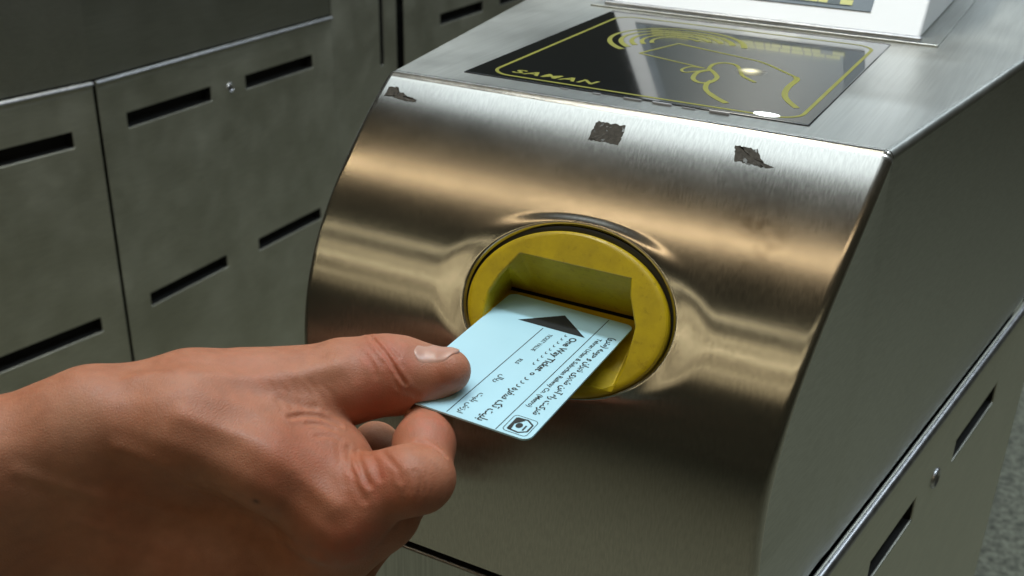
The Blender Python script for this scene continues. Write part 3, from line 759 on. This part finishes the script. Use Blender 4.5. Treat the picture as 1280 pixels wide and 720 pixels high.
# ------------------------------------------------------------------ the hand
HAND = {
    'arm': [[-0.22952, -0.30474, -0.17359, 0.038], [-0.1862, -0.25675, -0.14411, 0.033], [-0.13074, -0.20215, -0.11398, 0.025], [-0.1094, -0.1828, -0.10768, 0.024]],
    'arm_ridge': [[-0.20609, -0.30363, -0.13566, 0.022], [-0.16792, -0.25882, -0.11184, 0.019], [-0.11669, -0.20704, -0.08291, 0.0145], [-0.09544, -0.18919, -0.07233, 0.013]],
    'index_bone': [[-0.09577, -0.18864, -0.07095, 0.013], [-0.06758, -0.17623, -0.07269, 0.0115], [-0.04387, -0.16748, -0.084, 0.011], [-0.02317, -0.15682, -0.10286, 0.0125]],
    'middle_bone': [[-0.10523, -0.18044, -0.11198, 0.02], [-0.07142, -0.16329, -0.1173, 0.017], [-0.03403, -0.15486, -0.12379, 0.013]],
    'ring_bone': [[-0.08834, -0.17676, -0.12151, 0.019], [-0.06933, -0.16767, -0.13231, 0.017], [-0.05498, -0.15294, -0.15138, 0.013]],
    'little_bone': [[-0.08975, -0.17038, -0.13862, 0.017], [-0.07566, -0.15777, -0.17552, 0.012]],
    'heel': [[-0.10115, -0.16933, -0.1091, 0.022], [-0.07153, -0.15159, -0.12329, 0.02], [-0.0522, -0.14498, -0.12734, 0.015]],
    'thumb_bone': [[-0.09881, -0.18243, -0.08913, 0.0215], [-0.07829, -0.16221, -0.08039, 0.0205], [-0.06317, -0.14779, -0.07968, 0.017], [-0.05254, -0.13616, -0.07749, 0.015]],
    'web': [[-0.05321, -0.14841, -0.08822, 0.013], [-0.03465, -0.14796, -0.09373, 0.0125], [-0.02462, -0.1514, -0.09828, 0.012]],
    'thumb': [[-0.05254, -0.13616, -0.07749, 0.015], [-0.04256, -0.1258, -0.07475, 0.014], [-0.03226, -0.11655, -0.0732, 0.013], [-0.02651, -0.11278, -0.07404, 0.012], [-0.02099, -0.10962, -0.07465, 0.009800000000000001], [-0.01171, -0.10749, -0.07012, 0.0078]],
    'index_near': [[-0.02306, -0.15701, -0.10333, 0.0125], [-0.01321, -0.15032, -0.09329, 0.0108], [-0.00358, -0.14526, -0.0896, 0.0108], [-0.00046, -0.1416, -0.09044, 0.0103]],
    'index_far': [[-0.00187, -0.14035, -0.09139, 0.0103], [-0.00977, -0.12674, -0.08854, 0.009800000000000001], [-0.01589, -0.11342, -0.08717, 0.0084]],
    'middle': [[-0.03506, -0.1536, -0.12509, 0.013], [-0.0166, -0.13973, -0.11226, 0.0105], [-0.02123, -0.12078, -0.11424, 0.01], [-0.04201, -0.10914, -0.10957, 0.009]],
    'ring': [[-0.05498, -0.15294, -0.15138, 0.013], [-0.04072, -0.13611, -0.14761, 0.0115], [-0.03531, -0.12042, -0.13738, 0.01], [-0.05476, -0.11279, -0.1275, 0.0085]],
    'little': [[-0.07566, -0.15777, -0.17552, 0.012], [-0.05649, -0.14136, -0.17031, 0.01], [-0.05218, -0.12897, -0.16053, 0.009], [-0.06574, -0.12005, -0.14926, 0.008]],
    'pinch': [-0.0138, -0.11045, -0.07865]}
CREASES = [
    ([[-0.03955, -0.11448, -0.06076], [-0.03289, -0.11975, -0.05934], [-0.02787, -0.12198, -0.06092], [-0.02406, -0.12348, -0.06372], [-0.02138, -0.1238, -0.06647], [-0.01894, -0.12327, -0.06972]], 0.0008, 0.00065),
    ([[-0.03495, -0.11578, -0.05925], [-0.0279, -0.11949, -0.05995], [-0.02378, -0.12046, -0.06203]], 0.00025, 0.0008),
    ([[-0.02713, -0.1246, -0.06282], [-0.02248, -0.12504, -0.06679], [-0.02078, -0.12535, -0.07045]], 0.00022, 0.0007),
    ([[-0.01916, -0.12397, -0.07129], [-0.01589, -0.12073, -0.07447]], 0.0003, 0.0009),
    ([[-0.03507, -0.12607, -0.06067], [-0.0306, -0.12703, -0.06262], [-0.02715, -0.12851, -0.06642]], 0.00015, 0.0009),
    ([[-0.04062, -0.15744, -0.07118], [-0.03898, -0.15232, -0.07253], [-0.0366, -0.14886, -0.07396], [-0.03362, -0.14616, -0.07601], [-0.03069, -0.1442, -0.078]], 0.0005, 0.0008),
    ([[-0.03645, -0.15408, -0.07409], [-0.03373, -0.15026, -0.07564], [-0.03028, -0.14821, -0.07749]], 0.00028000000000000003, 0.0007),
    ([[-0.03186, -0.15535, -0.07674], [-0.02994, -0.1521, -0.07764], [-0.02702, -0.15021, -0.07928]], 0.00025, 0.0008),
    ([[-0.04617, -0.15495, -0.06765], [-0.0421, -0.15138, -0.07008], [-0.03875, -0.14758, -0.07228]], 0.0002, 0.0012),
    ([[-0.02164, -0.14833, -0.08286], [-0.01683, -0.15378, -0.08232], [-0.01314, -0.15692, -0.08339], [-0.00972, -0.15849, -0.08545]], 0.0005, 0.0008),
    ([[-0.01189, -0.14798, -0.08042], [-0.00669, -0.15119, -0.0798], [-0.00265, -0.15283, -0.08073], [-0.00094, -0.15461, -0.08294]], 0.00035, 0.0008),
    ([[-0.01738, -0.14727, -0.08267], [-0.01095, -0.15298, -0.08139], [-0.00718, -0.15599, -0.08368]], 0.0003, 0.0009),
    ([[-0.00601, -0.13739, -0.0803], [-0.00279, -0.1367, -0.08025], [0.00082, -0.13668, -0.08091], [0.00486, -0.13742, -0.08249]], 0.0007, 0.0007),
    ([[-0.02373, -0.1497, -0.08154], [-0.01809, -0.15681, -0.08305], [-0.01303, -0.16072, -0.08644], [-0.00984, -0.16158, -0.08928]], 0.0003, 0.001),
    ([[-0.02621, -0.15136, -0.07988], [-0.02155, -0.15709, -0.08256], [-0.01669, -0.1615, -0.08575]], 0.0002, 0.001),
    ([[-0.00021, -0.15344, -0.08191], [0.00144, -0.15473, -0.08502], [0.00145, -0.15578, -0.08887]], 0.00017999999999999998, 0.001),
    ([[0.00244, -0.15068, -0.08116], [0.00481, -0.15172, -0.08449], [0.00505, -0.15313, -0.08834]], 0.00015, 0.001),
    ([[-0.09845, -0.21497, -0.07726], [-0.08743, -0.20531, -0.08576], [-0.07481, -0.19288, -0.09389], [-0.06035, -0.1813, -0.10354], [-0.04211, -0.17306, -0.11424]], -0.00022, 0.0018),
    ([[-0.0751, -0.19548, -0.07219], [-0.06127, -0.18899, -0.07861], [-0.05389, -0.1762, -0.09506], [-0.03925, -0.16989, -0.10823], [-0.02085, -0.17117, -0.11026]], -0.00035, 0.0022),
    ([[-0.08918, -0.20594, -0.09746], [-0.07509, -0.19471, -0.10646], [-0.06005, -0.18691, -0.11487]], -0.00017999999999999998, 0.0018),
    ([[-0.0811, -0.18046, -0.0568], [-0.06437, -0.16676, -0.05761], [-0.05021, -0.14948, -0.06327], [-0.03896, -0.13437, -0.06266]], -0.0007, 0.003),
    ([[-0.05952, -0.1833, -0.06252], [-0.04564, -0.17502, -0.06984], [-0.02917, -0.16972, -0.08061], [-0.01673, -0.16682, -0.09056]], -0.0006, 0.0026),
    ([[-0.04872, -0.14725, -0.06335], [-0.04482, -0.14753, -0.06627], [-0.04197, -0.14901, -0.06948]], 0.00011999999999999999, 0.001),
    ([[-0.02685, -0.14872, -0.07946], [-0.02296, -0.15296, -0.08184], [-0.01752, -0.15806, -0.08362]], 0.00016, 0.00055),
    ([[-0.02564, -0.14826, -0.08024], [-0.02146, -0.15291, -0.08227], [-0.01579, -0.15838, -0.08403]], 0.00016, 0.00055),
    ([[-0.02454, -0.14767, -0.08113], [-0.01976, -0.15313, -0.08248], [-0.01406, -0.1587, -0.08443]], 0.00016, 0.00055),
    ([[-0.02354, -0.14694, -0.08214], [-0.01786, -0.15363, -0.08245], [-0.01244, -0.15889, -0.08496]], 0.00016, 0.00055),
    ([[-0.02243, -0.14634, -0.08304], [-0.01587, -0.15427, -0.0823], [-0.01082, -0.15907, -0.08547]], 0.00016, 0.00055),
    ([[-0.02131, -0.14574, -0.08394], [-0.01409, -0.15464, -0.08238], [-0.00941, -0.15899, -0.08623]], 0.00016, 0.00055),
    ([[-0.03536, -0.1247, -0.06017], [-0.0316, -0.12599, -0.06157], [-0.02841, -0.1275, -0.06422]], 0.00014000000000000001, 0.0005),
    ([[-0.03365, -0.12294, -0.05991], [-0.02957, -0.12472, -0.06161], [-0.02649, -0.12608, -0.06437]], 0.00014000000000000001, 0.0005),
    ([[-0.03193, -0.12117, -0.05966], [-0.02755, -0.12345, -0.06166], [-0.02457, -0.12467, -0.06451]], 0.00014000000000000001, 0.0005),
    ([[-0.02947, -0.12052, -0.0599], [-0.02562, -0.12203, -0.0618], [-0.02265, -0.12325, -0.06465]], 0.00014000000000000001, 0.0005),
    ([[-0.02711, -0.11973, -0.06024], [-0.02378, -0.12046, -0.06203], [-0.02082, -0.12168, -0.0649]], 0.00014000000000000001, 0.0005),
    ([[-0.00021, -0.15203, -0.08067], [0.00145, -0.15377, -0.08321], [0.00146, -0.15525, -0.08649]], 0.00014000000000000001, 0.0005),
    ([[0.0016, -0.15119, -0.08085], [0.00302, -0.15256, -0.0834], [0.00321, -0.15432, -0.08644]], 0.00014000000000000001, 0.0005),
    ([[0.00323, -0.15007, -0.08126], [0.0045, -0.15121, -0.08371], [0.00469, -0.15298, -0.08676]], 0.00014000000000000001, 0.0005),
    ([[0.00459, -0.14852, -0.08202], [0.00581, -0.14958, -0.08426], [0.00609, -0.15149, -0.08719]], 0.00014000000000000001, 0.0005),
    ([[0.00597, -0.14697, -0.08278], [0.00704, -0.1478, -0.08492], [0.00723, -0.14957, -0.08798]], 0.00014000000000000001, 0.0005),
    ([[-0.05407, -0.15266, -0.06221], [-0.04811, -0.15439, -0.06613], [-0.04389, -0.15716, -0.06936]], 0.0001, 0.0007),
    ([[-0.05123, -0.15061, -0.06301], [-0.04597, -0.1515, -0.06699], [-0.04199, -0.15402, -0.07045]], 0.0001, 0.0007),
    ([[-0.04849, -0.14842, -0.0639], [-0.04368, -0.14872, -0.06774], [-0.04016, -0.15071, -0.07165]], 0.0001, 0.0007),
    ([[-0.04584, -0.14609, -0.0649], [-0.04148, -0.14579, -0.06859], [-0.03817, -0.14752, -0.07274]], 0.0001, 0.0007),
    ([[-0.04318, -0.14375, -0.0659], [-0.03924, -0.14284, -0.06944], [-0.03637, -0.14404, -0.07404]], 0.0001, 0.0007),
    ([[-0.04049, -0.14139, -0.0669], [-0.03686, -0.14001, -0.07018], [-0.03462, -0.14039, -0.07544]], 0.0001, 0.0007)]
REDS = [[[-0.02625, -0.12302, -0.06211], 0.011, 1.0], [[-0.02622, -0.13031, -0.07448], 0.014, 0.8], [[-0.00487, -0.1269, -0.07901], 0.012, 0.9], [[-0.0088, -0.15623, -0.0835], 0.012, 0.8], [[-0.00798, -0.11399, -0.06808], 0.008, 0.5], [[-0.03137, -0.16254, -0.07667], 0.016, 0.5], [[-0.01014, -0.16445, -0.10756], 0.014, 1.0], [[-0.05882, -0.15853, -0.06067], 0.018, 0.35], [[-0.0004, -0.15552, -0.08518], 0.012, 0.4]]
MOLE = [-0.03762, -0.17935, -0.08866]
# ---- signed distance field of the hand (metres) ----
def seg(P, a, b, ra, rb):
    a = np.asarray(a, np.float32); b = np.asarray(b, np.float32); ab = b - a
    pa = P - a
    h = np.clip((pa @ ab) / float(ab @ ab), 0, 1)
    d = pa - h[:, None] * ab
    return np.sqrt((d * d).sum(1)) - (ra + (rb - ra) * h)
def smin(a, b, k):
    h = np.clip(.5 + .5 * (b - a) / k, 0, 1)
    return b + (a - b) * h - k * h * (1 - h)
def chain(P, pts, k):
    d = None
    for (a, b) in zip(pts[:-1], pts[1:]):
        s = seg(P, a[:3], b[:3], a[3], b[3])
        d = s if d is None else smin(d, s, k)
    return d
def polydist(P, pts):
    d = None
    for a, b in zip(pts[:-1], pts[1:]):
        s = seg(P, a[:3], b[:3], 0, 0)
        d = s if d is None else np.minimum(d, s)
    return d
def hand_sdf(P, fine=True):
    P = P.astype(np.float32)
    H = HAND
    arm = chain(P, H['arm'], .02)
    palm = smin(arm, chain(P, H['arm_ridge'], .02), .020)
    for key, k in (('index_bone', .014), ('middle_bone', .018), ('ring_bone', .022), ('little_bone', .022), ('heel', .022), ('thumb_bone', .014), ('web', .012)):
        palm = smin(palm, chain(P, H[key], .012), k)
    loc = (P - CARD_O) @ CARD_R
    over = (np.abs(loc[:, 0]) < .0275) & (loc[:, 1] > -.0861)
    th = chain(P, H['thumb'], .005)
    th = np.where(over, np.maximum(th, -(loc[:, 2] - .00003)), th)
    ix1 = chain(P, H['index_near'], .004)
    ix2 = chain(P, H['index_far'], .004)
    ix2 = np.where(over, np.maximum(ix2, loc[:, 2] + .00083), ix2)
    ix = smin(ix1, ix2, .0016)
    pinch = np.asarray(H['pinch'], np.float32)
    r = np.sqrt(((P - pinch) ** 2).sum(1))
    w = np.clip((r - .030) / .030, 0, 1)
    k = .0004 + .011 * w
    d = smin(palm, th, .0004 + .0080 * np.clip((r - .028) / .03, 0, 1))
    d = smin(d, ix, k)
    m = chain(P, H['middle'], .003)
    g = chain(P, H['ring'], .003); l = chain(P, H['little'], .003)
    q = np.asarray(H['middle'][0][:3], np.float32)
    far = np.sqrt(((P - q) ** 2).sum(1))
    km = .0012 + .010 * np.clip(1 - (far - .030) / .014, 0, 1)
    m = np.minimum(np.minimum(m, g), l)
    d = smin(d, m, km)
    if fine:
        for pts, dep, wid in CREASES:
            q = np.array(pts); lo = q.min(0) - .001 - 4.5 * wid; hi = q.max(0) + .001 + 4.5 * wid
            m = ((P > lo) & (P < hi)).all(1)
            if not m.any(): continue
            e = polydist(P[m], pts)
            d[m] += dep * np.exp(-(e / wid) ** 2) - dep * .35 * np.exp(-((e - 2.2 * wid) / wid) ** 2)
        # low swellings: tendons, veins, soft flesh
        x, y, z = P[:, 0], P[:, 1], P[:, 2]
        d = d + .00035 * np.sin(x * 190 + 1.3 + 1.5 * np.sin(y * 130)) * np.sin(y * 170 + .4) * np.sin(z * 160 + 2)
    return d

def surface_nets(lo, hi, h):
    n = np.ceil((hi - lo) / h).astype(int) + 1
    cs = 6
    nc = (n // cs) + 2
    ci = np.stack(np.meshgrid(*[np.arange(k) for k in nc], indexing='ij'), -1).reshape(-1, 3)
    cp = lo + (ci * cs + cs / 2) * h
    d = hand_sdf(cp, False).reshape(nc)
    near = np.abs(d) < cs * h * 2.4
    val = np.where(np.repeat(np.repeat(np.repeat(d, cs, 0), cs, 1), cs, 2)[:n[0], :n[1], :n[2]] > 0, 1., -1.).astype(np.float32)
    mask = np.repeat(np.repeat(np.repeat(near, cs, 0), cs, 1), cs, 2)[:n[0], :n[1], :n[2]]
    idx = np.argwhere(mask)
    out = np.empty(len(idx), np.float32)
    for k in range(0, len(idx), 400000):
        out[k:k + 400000] = hand_sdf(lo + idx[k:k + 400000] * h, True)
    val[mask] = out
    s = val < 0
    c = sum(s[i:n[0] - 1 + i, j:n[1] - 1 + j, k:n[2] - 1 + k].astype(np.int8) for i in (0, 1) for j in (0, 1) for k in (0, 1))
    cells = np.argwhere((c > 0) & (c < 8)); cid = -np.ones((n[0] - 1, n[1] - 1, n[2] - 1), np.int64); cid[tuple(cells.T)] = np.arange(len(cells))
    acc = np.zeros((len(cells), 3)); cnt = np.zeros(len(cells))
    corners = [(i, j, k) for i in (0, 1) for j in (0, 1) for k in (0, 1)]
    for a in corners:
        for ax in range(3):
            if a[ax]: continue
            b = list(a); b[ax] = 1
            va = val[tuple((cells + a).T)]; vb = val[tuple((cells + b).T)]; m = (va < 0) != (vb < 0)
            t = np.where(m, va / (va - vb + 1e-12), 0)
            p = np.repeat(np.array(a, float)[None], len(cells), 0); p[:, ax] += t
            acc[m] += p[m]; cnt[m] += 1
    V = lo + (cells + acc / np.maximum(cnt, 1)[:, None]) * h
    Fs = []
    for ax in range(3):
        sl0 = [slice(1, -1)] * 3; sl0[ax] = slice(0, -1); sl1 = [slice(1, -1)] * 3; sl1[ax] = slice(1, None)
        A_ = s[tuple(sl0)]; B_ = s[tuple(sl1)]
        e = np.argwhere(A_ != B_); off = np.ones(3, int); off[ax] = 0; e = e + off
        u, v = (ax + 1) % 3, (ax + 2) % 3
        def cc(du, dv):
            q = e.copy(); q[:, u] -= du; q[:, v] -= dv; return cid[tuple(q.T)]
        quad = np.stack([cc(0, 0), cc(1, 0), cc(1, 1), cc(0, 1)], 1)
        fl = s[tuple(e.T)]
        quad[~fl] = quad[~fl][:, ::-1]
        Fs.append(quad)
    F = np.concatenate(Fs); F = F[(F >= 0).all(1)]
    return V, F
def hand_grad(P, e=.0003):
    g = np.stack([hand_sdf(P + np.eye(3)[k] * e) - hand_sdf(P - np.eye(3)[k] * e) for k in range(3)], 1) / (2 * e)
    return g
def make_person():
    root = thing('person', 'bare right hand and forearm pinching the ticket between thumb and bent index finger', 'person', tuple(float(v) for v in np.array(HAND['pinch']) + np.array([0, 0, H])))
    org = np.array(HAND['pinch'])
    allp = np.array([q for k, ch in HAND.items() if k != 'pinch' for q in ch])
    lo = (allp[:, :3] - allp[:, 3:]).min(0) - .016; hi = (allp[:, :3] + allp[:, 3:]).max(0) + .016
    V, F = surface_nets(lo, hi, .0008)
    for it in range(3):
        g = hand_grad(V); d = hand_sdf(V); l = np.maximum((g * g).sum(1), .25)
        V = V - g * (np.clip(d, -.0008, .0008) / l)[:, None] * .8
    o = mesh_obj('arm', V - org, F, M_skin, root, True)
    # skin colouring that belongs to the hand: redder joints and pads, one small mole
    red = np.zeros(len(V))
    for q, rad, amt in REDS: red = np.maximum(red, amt * np.exp(-(((V - np.array(q)) ** 2).sum(1)) / rad ** 2))
    at = o.data.attributes.new('redness', 'FLOAT', 'POINT'); at.data.foreach_set('value', red.astype(np.float32))
    md = np.exp(-(((V - np.array(MOLE)) ** 2).sum(1)) / .0011 ** 2)
    at = o.data.attributes.new('mole', 'FLOAT', 'POINT'); at.data.foreach_set('value', md.astype(np.float32))
    # thumb nail: a curved plate lying on the surface
    T = np.array(HAND['thumb'][-1][:3]); B = np.array(HAND['thumb'][-2][:3]); ax = (T - B) / np.linalg.norm(T - B)
    up = np.array([-.15, .22, .95]); up = up - ax * (up @ ax); up /= np.linalg.norm(up); sd = np.cross(ax, up)
    nu, nv = 25, 25; vv = np.linspace(-.0070, .0066, nv); uu = np.linspace(-1, 1, nu)
    D = []; O = []
    for v in vv:
        for u in uu:
            # rounded base and tip outline
            e = (v + .0002) / .0068; lim = 62 * (1 - max(0, abs(e) - .35) ** 3.0 * 1.6)
            a = math.radians(u * lim); q = v
            D.append(up * math.cos(a) + sd * math.sin(a)); O.append(T + ax * (q - .0008 - .0012 * (u * u) * v / .0066))
    D = np.array(D); O = np.array(O); lo_ = np.zeros(len(D)); hi_ = np.full(len(D), .016)
    for _ in range(22):
        mid = (lo_ + hi_) / 2; f = hand_sdf(O + D * mid[:, None], False); lo_ = np.where(f < 0, mid, lo_); hi_ = np.where(f < 0, hi_, mid)
    rr = np.maximum(lo_, .0058)
    k = np.abs(np.tile(uu, nv)); P1 = O + D * (rr + .00022 - .0006 * np.clip((k - .88) / .12, 0, 1))[:, None]
    P1 = P1 - D * (.0007 * np.clip((-np.repeat(vv, nu) - .0052) / .0018, 0, 1))[:, None]
    P2 = O + D * (rr - .0012)[:, None]
    Fn = grid_faces(nu, nv) + grid_faces(nu, nv, nu * nv, True)
    ring = [i for i in range(nu)] + [j * nu + nu - 1 for j in range(1, nv)] + [(nv - 1) * nu + i for i in range(nu - 2, -1, -1)] + [j * nu for j in range(nv - 2, 0, -1)]
    Fn += [(ring[i], ring[(i + 1) % len(ring)], ring[(i + 1) % len(ring)] + nu * nv, ring[i] + nu * nv) for i in range(len(ring))]
    nl = mesh_obj('thumb_nail', np.concatenate([P1, P2]) - org, Fn, M_nail, o, True); recalc(nl)
    
    return root
make_person()
print('objects', len(bpy.data.objects))
